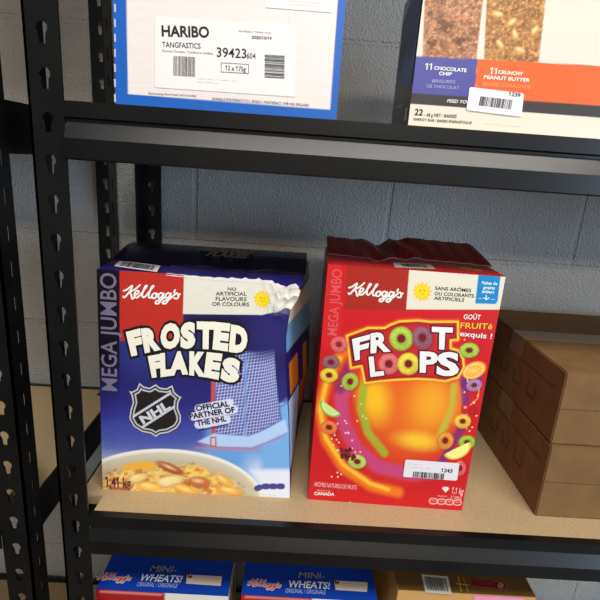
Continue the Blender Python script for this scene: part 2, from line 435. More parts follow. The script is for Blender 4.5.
def art_ff(X, Y, uv):
    r = Ras(X, Y, (26, 22, 68))
    t = np.clip((Y-270)/230, 0, 1)
    # backdrop: night blue to rink blue
    r.a(smooth(330, 430, Y)*.9, (48, 44, 130)); r.a(smooth(415, 446, Y-(X-150)*.02), (112, 140, 205)); r.a(smooth(436, 462, Y), (188, 205, 232))
    r.a(.8*(1-smooth(10, 40, np.hypot((X-150)/3.2, (Y-437)))), (58, 62, 150))
    r.a((1-smooth(5, 45, np.hypot((X-150)*.5, Y-345)))*.5, (60, 70, 160))
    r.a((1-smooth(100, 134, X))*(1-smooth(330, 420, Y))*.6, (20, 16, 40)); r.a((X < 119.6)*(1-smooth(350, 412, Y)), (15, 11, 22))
    # rink at right
    r.a(smooth(200, 215, X)*smooth(418, 428, Y), (104, 158, 214))
    r.a(smooth(236, 262, X)*smooth(448, 476, Y-(X-260)*.3), (206, 218, 236)); r.a(smooth(245, 275, X)*smooth(478, 490, Y), (226, 230, 240))
    r.line([(205, 427), (292, 404)], 1.4, (170, 205, 240)); r.line([(196, 447), (240, 450), (300, 448)], 1.2, (200, 120, 140), 1.4)
    r.fill([(262, 420), (300, 400), (300, 470), (262, 470)], (120, 172, 222), 8)
    # goal net
    r.fill([(214, 372), (246, 352), (282, 352), (288, 420), (246, 440), (214, 436)], (66, 70, 150), 3)
    u = (X-214)/3.1+(Y-372)*.05; v = (Y+(X-214)*.12)/3.1
    net = np.maximum(np.clip(1.4-np.abs((u % 1)-.5)*7, 0, 1), np.clip(1.4-np.abs((v % 1)-.5)*7, 0, 1))
    ins = np.clip(.5-r.sd([(216, 368), (240, 352), (284, 350), (286, 420), (246, 436), (216, 432)])/2, 0, 1)
    r.a(ins*net*.8, (206, 212, 238))
    r.line([(213.5, 378), (213.5, 444)], 4.2, (190, 78, 84)); r.line([(246, 356), (245, 440)], 2.4, (120, 150, 210))
    r.fill([(198, 441), (214, 433), (248, 436), (292, 420), (294, 432), (252, 447), (216, 446)], (180, 204, 236), 2)
    r.line([(198, 442), (218, 447), (252, 448), (290, 436)], 1.1, (196, 100, 120)); r.line([(211, 437), (216, 437), (216, 446), (211, 446), (211, 437)], 1.5, (200, 96, 90))
    r.a(smooth(236, 262, X)*(1-smooth(346, 368, Y)), (40, 34, 100))
    # maker square and claim banner
    r.fill([(119.5, 268), (184.3, 268), (183, 342), (120, 341)], (186, 44, 34))
    r.fill([(184.3, 262), (320, 262), (320, 303), (287, 309), (262, 315), (183.2, 314)], (226, 221, 204))
    r.a(.25*smooth(0, 1, vnoise(X*.12, Y*.5, 2))*(X > 184)*(Y < 314), (206, 204, 192))
    r.sun(262.5, 299, 9.5)
    # bowl
    r.a(.45*smooth(1.12, 1.0, r.el(163, 502, 100, 54)[2]) if False else np.zeros(len(X)), (0, 0, 0))
    r.ell(163, 501, 99.5, 52.5, (240, 234, 222), soft=.02)
    r.ell(163, 502, 97, 50, (208, 198, 172), soft=.05); r.ell(160, 506, 92, 45, (176, 150, 104), soft=.3, alpha=.75)
    rd = random.Random(11)
    r.ell(176, 499, 62, 30, (214, 152, 62), soft=.25); r.ell(125, 492, 27, 19, (212, 150, 76), soft=.3)
    r.ell(140, 467, 19, 5.4, (236, 176, 58), -6, .5); r.ell(197, 473, 12, 8, (236, 184, 84), 20, .5)
    n1_ = vnoise(X*.16+.08*Y, Y*.30, 3); n2_ = vnoise(X*.38, Y*.55+.1*X, 6); n3_ = vnoise(X*.09, Y*.12, 9)
    heap = np.clip(.5-(np.minimum(r.el(180, 502, 62, 36)[2], r.el(128, 494, 32, 24)[2])-1+(n1_-.5)*.3)/.08, 0, 1)
    ridge = 1-np.abs(n1_*2-1); 
    r.a(heap*smooth(.35, .9, ridge)*.8, (246, 206, 112)); r.a(heap*smooth(.62, .85, n2_)*.6, (250, 226, 160)); r.a(heap*smooth(.62, .2, n1_) if False else heap*(1-smooth(.12, .34, n1_))*.8, (196, 112, 44)); r.a(heap*smooth(.68, .9, n3_)*.6, (182, 88, 44))
    for cx_, cy_, rx, ry, c, an in ((171, 468, 15, 4.6, (176, 80, 36), 24), (200, 482, 11, 6, (196, 104, 56), 8), (170, 481, 14, 6, (240, 214, 150), -10), (150, 487, 13, 5.5, (244, 190, 76), 12), (120, 487, 12, 5, (172, 92, 48), 0), (224, 480, 10, 5, (236, 178, 76), 35), (186, 490, 14, 5, (240, 176, 60), 20), (230, 491, 12, 4.6, (238, 176, 74), 10), (158, 494, 13, 4, (240, 196, 96), -8), (138, 478, 10, 4.5, (242, 206, 130), -15)):
        r.ell(cx_, cy_+.8, rx, ry, tuple(int(k*.76) for k in c), an, .5, .7); r.ell(cx_, cy_, rx*.95, ry*.85, c, an, .5, .85); r.ell(cx_-2, cy_-1.2, rx*.5, ry*.35, (252, 230, 170), an, 1, .5)
    # speech patch for the partner line
    r.a(.92*(1-smooth(0, 1.6, r.seg([(199, 408), (230, 402)])-3.1)), (222, 222, 238)); r.a(.92*(1-smooth(0, 1.6, r.seg([(194, 416), (234, 409)])-3.3)), (222, 222, 238)); r.a(.92*(1-smooth(0, 1.6, r.seg([(199, 424), (227, 419)])-3.3)), (222, 222, 238))
    r.line([(199, 430), (228, 424)], 1.2, (24, 20, 40))
    # hockey shield
    Q = [(198, 155), (212, 158), (235, 146), (249, 114), (272, 132), (300, 138), (330, 120), (352, 136), (384, 140), (414, 124), (424, 158), (444, 176), (460, 182), (444, 208), (442, 240), (456, 276), (456, 306), (436, 338), (392, 362), (352, 368), (331, 383), (306, 366), (262, 358), (220, 332), (198, 292), (204, 250), (216, 212), (210, 178)]
    d = r.sd([(90+a/5, 360+b/5) for a, b in Q])
    r.a(.5-(d-.8)/.8, (24, 20, 34)); r.a(.5-d/.6, (206, 206, 212)); r.a(.5-(d+1.3)/.6, (16, 14, 16)); r.a(.5-(d+3.0)/.6, (200, 200, 206)); r.a(.5-(d+4.3)/.6, (34, 28, 26))
    ins = np.clip(.5-(d+3.2)/.6, 0, 1)
    for a, b in (((131, 418), (172, 392)), ((138, 430), (178, 404))):
        r.a(ins*np.clip(.5-(r.seg([a, b])-1.1)/.6, 0, 1), (204, 204, 210))
    # nutrition pills
    r.fill([(250, 470), (300, 470), (300, 505), (263, 505), (262, 484)], (226, 230, 240), 5)
    for k in range(4): r.a(.5-(r.seg([(257+k*7.6, 486.6+(k == 0)*2), (260+k*7.6, 486.6+(k == 0)*1)])-3)/.8, (72, 62, 140)); 
    for k in range(1, 4): r.ell(258+k*7.6-3, 491, 2, 1.3, (226, 230, 240))
    return r.c
F = Face((FFx0, FFy, .0005), (1, 0, 0), (0, 0, 1), FFx1-FFx0, FFh, lambda P: ff_def(P, 1.))
# the template was measured on the leaning plane; shift it in depth like the real panel
_uv = F.uv
F.uv = lambda x, y: ff_uv(x, y)
def ff_uv(x, y):
    d = FW+RT*(x-300)/CF+DN*(y-300)/CF; n = np.array([-.0152, 1, -.0453]); O = np.array([FFx0, FFy, 0])
    P = EYE+d*((O-EYE)@n)/(d@n); return np.array([P[0]-FFx0, P[2]-.0005])
def ff_art(X, Y, uv):
    P = np.stack([FFx0+uv[:, 0], FFy+.0152*uv[:, 0]+.0453*uv[:, 1], uv[:, 1]], 1)-EYE
    z = P@FW; return art_ff(300+CF*(P@RT)/z, 300+CF*(P@DN)/z, uv)
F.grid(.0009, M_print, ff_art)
LILAC, CREAM = ink(116, 107, 128), ink(240, 234, 214)
F.text('MEGA JUMBO', (117.2, 391), (116.2, 273.5), 15, LILAC, .012)
kellogg(F, lambda x, y: (115+x/7.5, 280+y/7.5), 1.75, WHITE)
T = lambda a, b: (120+a/4.615, 310+b/4.6125)
OUT = (.085, BLACK)
for ch, BL, BR, TL, TR in [('F', (55, 212), (112, 198), (28, 100), (94, 82)), ('R', (117, 197), (192, 180), (96, 84), (170, 74)), ('O', (188, 182), (280, 172), (190, 62), (278, 52)),
        ('S', (280, 178), (350, 172), (282, 58), (350, 48)), ('T', (358, 176), (436, 178), (356, 50), (440, 52)), ('E', (428, 178), (498, 188), (438, 52), (512, 60)), ('D', (503, 190), (584, 200), (514, 64), (594, 78)),
        ('F', (150, 310), (196, 303), (130, 210), (192, 198)), ('L', (190, 306), (244, 298), (187, 196), (238, 190)), ('A', (226, 300), (318, 292), (240, 188), (310, 184)), ('K', (322, 296), (398, 306), (322, 186), (398, 190)),
        ('E', (388, 303), (456, 318), (402, 190), (476, 198)), ('S', (462, 322), (548, 336), (480, 208), (560, 226))]:
    F.letter(ch, T(*BL), T(*BR), T(*TL), CREAM, .075, 4, OUT, TR=T(*TR))
INKD = ink(46, 44, 48)
for s_, x0_, x1_, y_ in (('NO', 227.8, 236.4, 290), ('ARTIFICIAL', 216, 246.7, 295.2), ('FLAVOURS', 216, 246.7, 300.4), ('OR COLOURS', 212.4, 249.2, 305.6)):
    F.text(s_, (x0_, y_), (x1_, y_+.4), 3.7, INKD, .012)
DK = ink(30, 24, 52)
F.text('OFFICIAL', (197, 410), (230, 405), 5.2, DK, .03, 3); F.text('PARTNER OF', (190.6, 418), (235.6, 411), 5.2, DK, .03, 3); F.text('THE NHL', (198, 424.8), (227, 420), 5.2, DK, .03, 3)
SILV = ink(206, 206, 212)
F.text('NHL', (143.5, 423.5), (171.5, 406.5), 8.2, SILV, .045, 3, shear=.1)
F.text('1,41 kg', (105.5, 486.6), (131, 487.8), 10, ink(84, 34, 40), .02, 3); F.text('---- -- -----', (105, 470.6), (122, 471.4), 1.2, DK, 0)
F.text('---- ------', (104, 446), (117, 447), 1.2, DK, 0); F.text('----- ----', (104, 448.3), (116.5, 449.3), 1.2, DK, 0); F.text('--- ---- ---', (263, 495), (277, 495.4), 1.1, DK, 0)
F.build('front_panel', ff)
# side panel print (right side)
sp = MB(); CREAMS, SKYS, MIDS, ICE = ink(222, 214, 190), ink(110, 160, 200), ink(40, 32, 110), ink(170, 190, 220)
def side_patch(zs, ds, M, off):
    vs = []; fs = []; ny, nz = 10, max(2, int((zs[1]-zs[0])/.006))
    for j in range(nz+1):
        for i in range(ny+1): vs.append((FFx1, FFy+FFd*(ds[0]+(ds[1]-ds[0])*i/ny), zs[0]+(zs[1]-zs[0])*j/nz))
    for j in range(nz):
        for i in range(ny): a = j*(ny+1)+i; fs.append((a, a+1, a+ny+2, a+ny+1))
    P = ff_def(vs); P[:, 0] += off; sp.add(P, fs, M)
side_patch((.288, .325), (.02, .98), CREAMS, .0006); side_patch((.243, .288), (.02, .98), SKYS, .0006); side_patch((.05, .165), (.02, .45), ICE, .0006); side_patch((.17, .222), (.1, .8), ink(206, 120, 36), .0006); side_patch((.11, .17), (.5, .85), ink(196, 112, 40), .0006)
side_patch((.165, .243), (.42, .62), MIDS, .0009); side_patch((.05, .11), (.45, .98), ink(30, 24, 84), .0006)
sp.build('side_print', ff, 'cream, sky blue and orange bands printed on the narrow side')
# curled top seam of the front panel, showing white paper
tb = MB(); n = 40; vs = []; fs = []
for i in range(n+1):
    u = .33+.66*i/n; x = FFx0+u*(FFx1-FFx0); P = ff_def([(x, FFy, FFh)])[0]
    k = .6*math.sin(i*1.7)+.4*math.sin(i*3.1)
    dz = .0005+.003*smooth(0, .5, (u-.33))*(1+.6*k)
    vs += [P+np.array([0, -.0006, -.002]), P+np.array([0, .001+.001*k, dz]), P+np.array([0, .006+.002*k, dz*.3])]
for i in range(n):
    a = i*3
    for q in (0, 1): fs.append((a+q, a+3+q, a+4+q, a+1+q))
tb.add(vs, fs, ink(214, 206, 206)); tb.build('torn_seam', ff, 'torn white paper edge along the top seam')
# rear top flap, standing a little proud
def plate(name, parent, rows, M, th=.0012, label=None, builder=None):
    """thick sheet through a grid of world points"""
    mb = builder or MB(); nr, nc = len(rows), len(rows[0])
    top = [p for r in rows for p in r]; bot = [(p[0], p[1], p[2]-th) for p in top]; N = nr*nc
    fs = []
    for j in range(nr-1):
        for i in range(nc-1):
            a = j*nc+i; fs.append((a, a+1, a+nc+1, a+nc)); fs.append((N+a, N+a+nc, N+a+nc+1, N+a+1))
    for i in range(nc-1): fs.append((i+1, i, N+i, N+i+1)); a = (nr-1)*nc+i; fs.append((a, a+1, N+a+1, N+a))
    for j in range(nr-1): a = j*nc; fs.append((a, a+nc, N+a+nc, N+a)); a = j*nc+nc-1; fs.append((a+nc, a, N+a, N+a+nc))
    mb.add(top+bot, fs, M)
    return mb.build(name, parent, label, smooth=False)
rows = []
for j in range(7):
    v = j/6; row = []
    for i in range(25):
        u = i/24; wob = .0020*math.sin(u*17+v*2)+.0014*math.sin(u*41)
        row.append((-.276+.2965*u+.002*v, .128+.096*v+.006*u+wob*(1-v), .3545+.0145*math.sin(min(1, v*1.15)*math.pi/2)+(.002*math.sin(u*9))*(1-abs(2*v-1))+wob*.6*(1-v)))
    rows.append(row)
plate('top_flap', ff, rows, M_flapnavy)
# prints on the top: barcode + dull gold title on the flap
G = Face((FFx0, .078, FFh+.0022), (1, 0, 0), (0, 1, 0), .2, .2)
G.poly([(114.2, 266.2), (157, 272), (160.6, 265.6), (119.7, 260.2)], M_paper, 0); G.barcode([(124, 261.8), (156, 266.2), (153, 270.4), (119.5, 266)], BLACK, 26, 5)
G.build('barcode_patch', ff, 'white barcode patch on the box top')
G = Face((FFx0, .078, .3722), (1, 0, 0), (0, 1, 0), .2, .2); ff_flap = [c for c in ff.children if c.name.startswith('top_flap')][0]
GOLD = ink(112, 96, 62)
G.text('FROSTED', (197, 250.5), (252, 254.2), 4.2, GOLD, .04, 1); G.build('flap_lettering', ff_flap, 'dull gold lettering on the top flap'); G = Face((FFx0, .078, .3722), (1, 0, 0), (0, 1, 0), .2, .2); G.text('FLAKES', (206, 255.3), (246, 258.6), 4, GOLD, .04, 1)
G.build('flap_lettering', ff_flap, 'dull gold lettering on the top flap')
# left top corner scuff
# ================================================================== FRUIT RING BOX (right)
yawL = -.0253; U_ = np.array([math.cos(yawL), math.sin(yawL), 0]); Bk = np.array([-math.sin(yawL), math.cos(yawL), 0])
FLO = np.array([.04797, .06402, .0005]); FLw, FLh, FLd = .24685, .3848, .145
fl = empty('cereal_box', 'large bright red fruit-ring cereal box with a price sticker and loose top flap', 'cereal box', (.17, .13, 0.0005), 'mega jumbo cereal boxes')
def loc2w(P):
    P = np.atleast_2d(np.array(P, float)); return FLO+P[:, :1]*U_+P[:, 1:2]*Bk+P[:, 2:3]*np.array([0, 0, 1])
def fl_bulge(P):
    P = np.array(P, float); q = P-FLO; u = (q@U_)/FLw; v = q[:, 2]/FLh; d = (q@Bk)/FLd
    k = .0035*np.sin(np.clip(u, 0, 1)*math.pi)*np.sin(np.clip(v, 0, 1)*math.pi)*(1-np.clip(d, 0, 1)); return P-k[:, None]*Bk
M_red = mat('red_card', (196, 26, 30), rough=.36, spec=.4); M_shaded_red = mat('shaded_red_flap_card', (98, 24, 26), rough=.4, spec=.4)  # flap red is a darkened copy, with shade put into the colour
carton_body('carton_body', fl, 0, FLw, 0, FLd, .0004, FLh, M_red, lambda P: fl_bulge(loc2w(P)), topM=mat('red_top', (190, 26, 28), rough=.4))
def art_fl(X, Y, uv):
    r = Ras(X, Y, (206, 28, 34))
    def glow(pts, w, soft, c, al=1.): r.a(al*(1-smooth(w, w+soft, r.seg(pts))), c)
    d = r.el(398, 405, 72, 84, -14)[2]; r.a(1-smooth(.80, 1.02, d), (214, 52, 34)); 
    r.a((1-smooth(.2, 1.05, r.el(408, 410, 58, 62, -10)[2])), (236, 110, 34))
    r.a(1-smooth(.15, 1.1, r.el(374, 398, 22, 34, -8)[2]), (250, 190, 34)); r.a(.85*(1-smooth(.1, 1.1, r.el(432, 402, 32, 40, 10)[2])), (248, 172, 40)); r.a(.9*(1-smooth(.1, 1, r.el(418, 440, 34, 14, 8)[2])), (252, 204, 50))
    glow([(364, 384), (361, 408), (368, 432), (384, 452)], 1.5, 4.5, (158, 180, 50), .9); glow([(454, 386), (452, 408), (440, 434)], 1, 5, (186, 190, 60), .8)
    glow([(350, 378), (341, 398), (344, 424), (356, 448), (378, 466), (412, 474), (446, 470)], 3.4, 6, (200, 72, 124), .9); glow([(352, 360), (340, 388)], 2, 6, (120, 44, 104), .8)
    glow([(344, 350), (328, 378), (320, 408), (326, 440), (344, 468), (372, 486), (398, 492)], 1.8, 6.5, (240, 120, 32), 1); glow([(340, 358), (326, 384), (320, 410), (326, 438), (343, 464), (370, 483), (388, 489)], .4, 3.2, (255, 196, 50), .95)
    glow([(458, 376), (460, 396), (454, 420)], 1, 6, (240, 140, 40), .6)
    for a in ([(455, 352), (464, 384), (466, 410)], [(460, 430), (440, 464)], [(464, 384), (478, 378)]):
        r.a(.8*(1-smooth(2, 6, r.seg(a))), (112, 42, 110))
    rd = random.Random(4)
    for k in range(60):
        if k < 34: x_, y_ = rd.gauss(344, 12), rd.gauss(440, 28)
        else: x_, y_ = rd.gauss(466, 7), rd.gauss(405, 26)
        r.ell(x_, y_, .8, .8, (252, 226, 190), soft=.6)
    # title plaque
    A = lambda a, b: (320+a/6.667, 305+b/6.667); B = lambda a, b: (400+a/6, 305+b/6)
    pts = [A(180, 205), A(320, 152), A(430, 152), A(470, 130), A(530, 108)]+[B(40, 95), B(110, 92), B(180, 100), B(345, 100), B(345, 205), B(300, 208), B(300, 258), B(345, 272), B(375, 320), B(380, 372), B(345, 430), B(270, 452), B(200, 442), B(100, 436), B(0, 440)]+[A(510, 490), A(400, 500), A(300, 515), A(278, 400), A(208, 415)]
    d = r.sd(pts)
    r.a(1-smooth(0, 4.5, d), (236, 96, 34)); r.a(.5-(d-1.2)/1.2, (255, 206, 60)); r.a(.5-(d+.8)/1, (176, 26, 36)); r.a(.5-(d+3.6)/1.5, (196, 40, 44))
    for a in ((401, 338, 11.8, 12, (176, 206, 74)), (422, 337, 10, 11.5, (150, 92, 112)), (388.5, 363, 10.5, 10.5, (232, 112, 112)), (408, 363, 11, 11, (240, 214, 70))): r.ring(*a[:4], a[4], -20)
    # floating loops and fruit
    for a in ((338.8, 344, 8.6, 8, (232, 110, 110), 0), (331, 362, 8.6, 7, (150, 100, 110), 0), (329, 375, 9, 7.2, (240, 206, 60), 0), (350, 381, 8.2, 9, (176, 190, 66), 30), (329, 427, 8.4, 6.8, (240, 128, 66), 10), (357, 461, 9.2, 7.2, (196, 206, 96), 8),
              (469, 350, 10, 7.4, (170, 206, 70), 0), (474, 385, 8.2, 6.2, (176, 130, 170), -10), (462.5, 421, 8.4, 7.2, (244, 194, 70), 0), (445, 440, 8.4, 9, (240, 150, 56), 20), (467, 442, 8.6, 6.8, (160, 196, 66), 0), (460, 468, 6, 8, (232, 104, 100), 0)): r.ring(*a[:4], a[4], a[5])
    r.ell(474, 370, 12.4, 8.2, (250, 160, 40), -22, .1); r.ell(473.6, 370.4, 10.6, 6.6, (252, 226, 170), -22, .1); r.ell(473.6, 370.6, 9.6, 5.8, (250, 176, 40), -22, .1)
    for k in range(5):
        t = math.pi*k/5; r.line([(473.6-9*math.cos(t), 370.6-5.4*math.sin(t)), (473.6+9*math.cos(t), 370.6+5.4*math.sin(t))], .4, (252, 220, 150))
    for (cx_, cy_, R_, a0, c1, c2) in ((331, 407, 12, 35, (110, 190, 50), (206, 232, 130)), (457, 448, 14.5, 155, (244, 214, 60), (252, 240, 130))):
        u, v, d = r.el(cx_, cy_, R_, R_*.95, a0); half = np.clip(v*14+.5, 0, 1) if a0 < 90 else np.clip(-v*14+.5, 0, 1)
        d = np.hypot(u, v*(1.35)); r.a(half*(.5-(d-1)/.1), c1); r.a(half*(.5-(d-.82)/.1), (250, 246, 214)); r.a(half*(.5-(d-.74)/.1), c2)
    r.ell(466.5, 409, 5.6, 5, (206, 30, 34)); r.ell(473, 410, 5.6, 5.4, (190, 24, 30)); r.ell(465, 407, 1.6, 1.2, (246, 160, 150), soft=.6); r.line([(470, 405), (478, 398), (479, 388)], .8, (222, 190, 90))
    for k in range(30): r.ell(345+rd.gauss(0, 4), 453+rd.gauss(0, 3), 1.7, 1.6, rd.choice([(112, 26, 40), (140, 34, 50), (90, 20, 34)]), soft=.4)
    # maker square, claim banner, blue grain badge
    r.fill([(347, 260), (410.6, 260), (406, 310.2), (344.4, 309.2)], (170, 40, 28)); r.fill([(410, 260), (520, 262), (502, 309.6), (406, 309)], (230, 222, 200))
    r.fill([(480.2, 260), (502.6, 260), (497.6, 301), (495.6, 304), (475, 303.4)], (22, 134, 196))
    r.sun(422, 291.6, 10)
    r.a((X < 342)*(Y < 345)*.25, (230, 50, 50))
    # diamond and pills
    r.fill([(441.8, 488), (443.8, 486.6), (447.6, 486.8), (449.4, 488.6), (445.4, 492.4)], (240, 226, 216)); 
    for k in range(4): r.a(.5-(np.abs(r.seg([(432+k*8, 501+k*.5), (434.6+k*8, 501.1+k*.5)])-2.6)-.5)/.7, (242, 190, 184)); r.line([(431.5+k*8, 500.6+k*.5), (434.8+k*8, 500.8+k*.5)], .7, (236, 170, 166))
    return r.c
F = Face(FLO, U_, (0, 0, 1), FLw, FLh, fl_bulge)
F.grid(.0009, M_print, art_fl)
MJ = ink(226, 84, 84)
F.text('MEGA JUMBO', (336.8, 335.5), (342.2, 269.5), 9.6, MJ, .018)
kellogg(F, lambda x, y: (340+(75+(x-65)*1.09)/8.571, 275+(160+(y-128)*1.08+(x-65)*.05)/8.571), 1.75, WHITE)
A = lambda a, b: (320+a/6.667, 305+b/6.667); B = lambda a, b: (400+a/6, 305+b/6)
TW = ink(240, 236, 232); OUT = (.04, ink(70, 16, 28))
F.letter('F', A(232, 368), A(312, 345), A(212, 224), TW, .045, 4, OUT, TR=A(335, 190))
F.letter('R', A(335, 318), A(470, 304), A(336, 184), TW, .045, 4, OUT, TR=A(452, 168))
F.letter('T', B(190, 262), B(304, 264), B(188, 126), TW, .045, 4, OUT, TR=B(316, 132))
F.letter('L', A(334, 474), A(426, 462), A(322, 340), TW, .045, 4, OUT, TR=A(410, 330))
F.letter('P', B(114, 400), B(218, 402), B(116, 272), TW, .045, 4, OUT, TR=B(228, 276))
F.letter('S', B(212, 420), B(352, 424), B(222, 276), TW, .045, 4, OUT, TR=B(352, 278))
YE = ink(246, 186, 50)
F.text('GOÛT', B(378, 82), B(481, 86), 4.6, WHITE, .02, 3, outline=(.03, ink(150, 20, 26))); F.text('FRUITé', B(358, 137), B(552, 145), 5.6, YE, .02, 3, outline=(.03, ink(150, 20, 26))); F.text('exquis !', B(355, 182), B(548, 202), 5.0, WHITE, .02, 3, outline=(.03, ink(150, 20, 26)))
for s_, a, b in (('SANS ARÔMES', (434.9, 289.6), (470.8, 292)), ('OU COLORANTS', (434.3, 294.8), (473.6, 297.4)), ('ARTIFICIELS', (433.7, 299.4), (463.8, 301.4))): F.text(s_, a, b, 3.3, INKD, .012)
BW = ink(226, 240, 248)
F.text('Faites de', (481.5, 284), (497, 285), 2.9, BW, .03); F.text('grains', (482.8, 288.6), (494.5, 289.4), 2.9, BW, .03); F.text('entiers', (481.5, 292.6), (493.8, 293.4), 2.9, BW, .03)
F.stroke([(486, 295.5), (486, 299)], 1, BW); F.stroke([(483.6, 297.6), (486, 299.4), (488.6, 297.8)], 1, BW); F.stroke([(477.6, 298.4), (482, 298.7)], .4, BW); F.stroke([(490, 299.2), (495, 299.5)], .4, BW)
PK = ink(240, 200, 192)
F.text('ARÔMES NATURELS DE FRUITS', (314, 486), (356.4, 489.2), 4.2, PK, .0); F.text('PRODUIT DU', (317, 490.6), (331, 491.6), 1.2, PK); F.text('CANADA', (314, 494.6), (334.4, 495.6), 3, WHITE, .03)
F.text('1,1 kg', (451, 493), (462.8, 494.2), 6.2, PK, .012); F.text('PRODUIT', (437.6, 496.4), (447, 497), 1.4, PK); F.text('2 / 550 g', (450, 498), (461, 499), 2.6, PK, .01)
F.build('front_panel', fl)
# price sticker
def sticker(face, parent, quad, num, n0, n1, bars, seed, small):
    face.mb = MB(); face.art = None
    q = [np.array(p, float) for p in quad]; L = lambda u, v: tuple((q[0]*(1-u)+q[1]*u)*(1-v)+(q[3]*(1-u)+q[2]*u)*v)
    a, b = .025, .06
    loop = [L(a, 0), L(1-a, 0), L(1, b), L(1, 1-b), L(1-a, 1), L(a, 1), L(0, 1-b), L(0, b)][::-1]
    face.poly(loop, M_paper, 6)
    _p = face.poly
    face.poly = lambda pts, M, layer=1: _p(pts, M, 7.5)
    face.barcode([L(*bars[0]), L(*bars[1]), L(*bars[2]), L(*bars[3])], BLACK, 26, seed)
    face.poly = _p
    face.text(num, n0, n1, 3.6, BLACK, .02, 7.5)
    for t, (u0, v0), (u1, v1), h in small: face.text(t, L(u0, v0), L(u1, v1), h, ink(190, 110, 110), 0, 7.5)
    return face.build('price_sticker', parent)
F = Face(FLO, U_, (0, 0, 1), FLw, FLh, fl_bulge)
sticker(F, fl, [(405, 458.2), (459.2, 462.6), (456.8, 480.2), (402.6, 475.8)], '1243', (440.3, 471), (451.8, 472), [(.18, .64), (.75, .64), (.75, .98), (.18, .98)], 9, [('---- ---- --', (.04, .25), (.32, .26), 1.3), ('-- ----- --- ----', (.04, .42), (.48, .43), 1.3)])
# top prints
G = Face((FLO[0], FLO[1], FLh+.0009), U_, Bk, .3, .2)
G.poly([(395.2, 267.4), (435.6, 269), (430.8, 264.3), (392.6, 262.3)], ink(206, 200, 190), 0); G.barcode([(400, 263.8), (425, 265), (428, 268), (403, 266.6)], BLACK, 26, 8)
G.build('barcode_patch', fl, 'small white barcode patch on the box top'); G = Face((FLO[0], FLO[1], FLh+.0009), U_, Bk, .3, .2)
G.text('---- ------ ---', (452, 266.8), (480, 270.2), 1.7, ink(214, 180, 90), .01); G.text('FROOT LOOPS', (460, 269.3), (482, 272), 1.7, ink(214, 180, 90), .01)
G.build('top_print', fl, 'gold print at the right of the box top'); G = Face((FLO[0], FLO[1], FLh+.0009), U_, Bk, .3, .2)
G.text('---- ---', (344, 256.9), (357, 258), 1.6, ink(214, 180, 90), .01)
G.build('top_print', fl, 'gold print on the box top')
# torn rear flap: crumpled sheet over the back half of the top
rows = []
fx = [0, .10, .20, .28, .34, .38, .45, .60, .80, 1.0]
fz = [.004, .004, .0035, .003, .002, .004, .0065, .0065, .006, .005]   # lip height
fy = [.060, .058, .052, .047, .046, .050, .056, .056, .053, .047]
for j in range(6):
    v = j/5; row = []
    for i in range(33):
        u = i/32; lip = np.interp(u, fx, fz); y0 = np.interp(u, fx, fy); rear = np.interp(u, [0, .3, .36, .41, .44, .5, .62, .8, 1], [.018, .016, .009, .013, .019, .023, .025, .023, .022])
        cr = .0016*math.sin(u*37+v*5)*math.exp(-((u-.42)/.16)**2)*2+.0006*math.sin(u*60)
        row.append(tuple(loc2w([(FLw*(.0+u*(.985-.02*v))+.001, y0+(FLd-y0)*v+(.004*math.sin(u*50)*math.exp(-((u-.4)/.1)**2))*v, FLh+lip+(rear-lip)*v**.8+cr)])[0]))
    rows.append(row)
plate('top_flap', fl, rows, M_shaded_red, .0015, 'loose crumpled red rear flap, its colour darkened for shade')
tb = MB(); lw = ink(196, 150, 140)
vs = [np.array(p)+np.array([0, -.0004, .0004]) for p in rows[0]]; vs2 = [p+np.array([0, -.0002, -.0014]) for p in vs]
tb.add(vs+vs2, [(i, i+33, i+34, i+1) for i in range(32)], mat('torn_card_edge', (120, 70, 60), rough=.8)); tb.build('torn_edge', fl)

# ================================================================== STACKED BROWN CARTONS (right)
def brown_carton(label, x0, x1, y0, y1, z0, z1, seed):
    t = empty('cardboard_carton', label, 'carton', ((x0+x1)/2, (y0+y1)/2, z0), 'brown cartons stacked at the right of the shelf')
    mb = MB(); mb.box((x0, y0, z0), (x1, y1, z1), M_kraft, .0018); mb.build('carton_body', t)
    dk = mat('carton_print', (88, 64, 42), rough=.8); tape = mat('packing_tape', (128, 98, 62), rough=.3, spec=.6)
    mb = MB(); rd = random.Random(seed)
    def onx(ya, yb, za, zb): mb.add([(x0-.0004, ya, za), (x0-.0004, yb, za), (x0-.0004, yb, zb), (x0-.0004, ya, zb)], [(0, 3, 2, 1)], dk)
    h = z1-z0
    onx(y0+.02, y1-.02, z0+h*.70, z0+h*.715)
    for k in range(4):
        y = y0+.07+k*.055; onx(y, y+.03, z0+h*.30, z0+h*.34); onx(y, y+.004, z0+h*.34, z0+h*.5); onx(y+.026, y+.03, z0+h*.34, z0+h*.5)
    mb.build('side_print', t)
    mb = MB(); yc = (y0+y1)/2; mb.box((x0-.0005, yc-.024, z1-.035), (x1, yc+.024, z1+.0006), tape); mb.box((x0, y0-.0004, z1-h*.5), (x1, y0, z1-h*.49), dk)
    mb.build('packing_tape', t)
brown_carton('brown cardboard carton at the bottom of the stack right of the red cereal box', .412, .74, .055, .385, .0008, .128, 1)
brown_carton('brown cardboard carton on top of the stack right of the red cereal box', .4125, .738, .06, .388, .1290, .2478, 2)

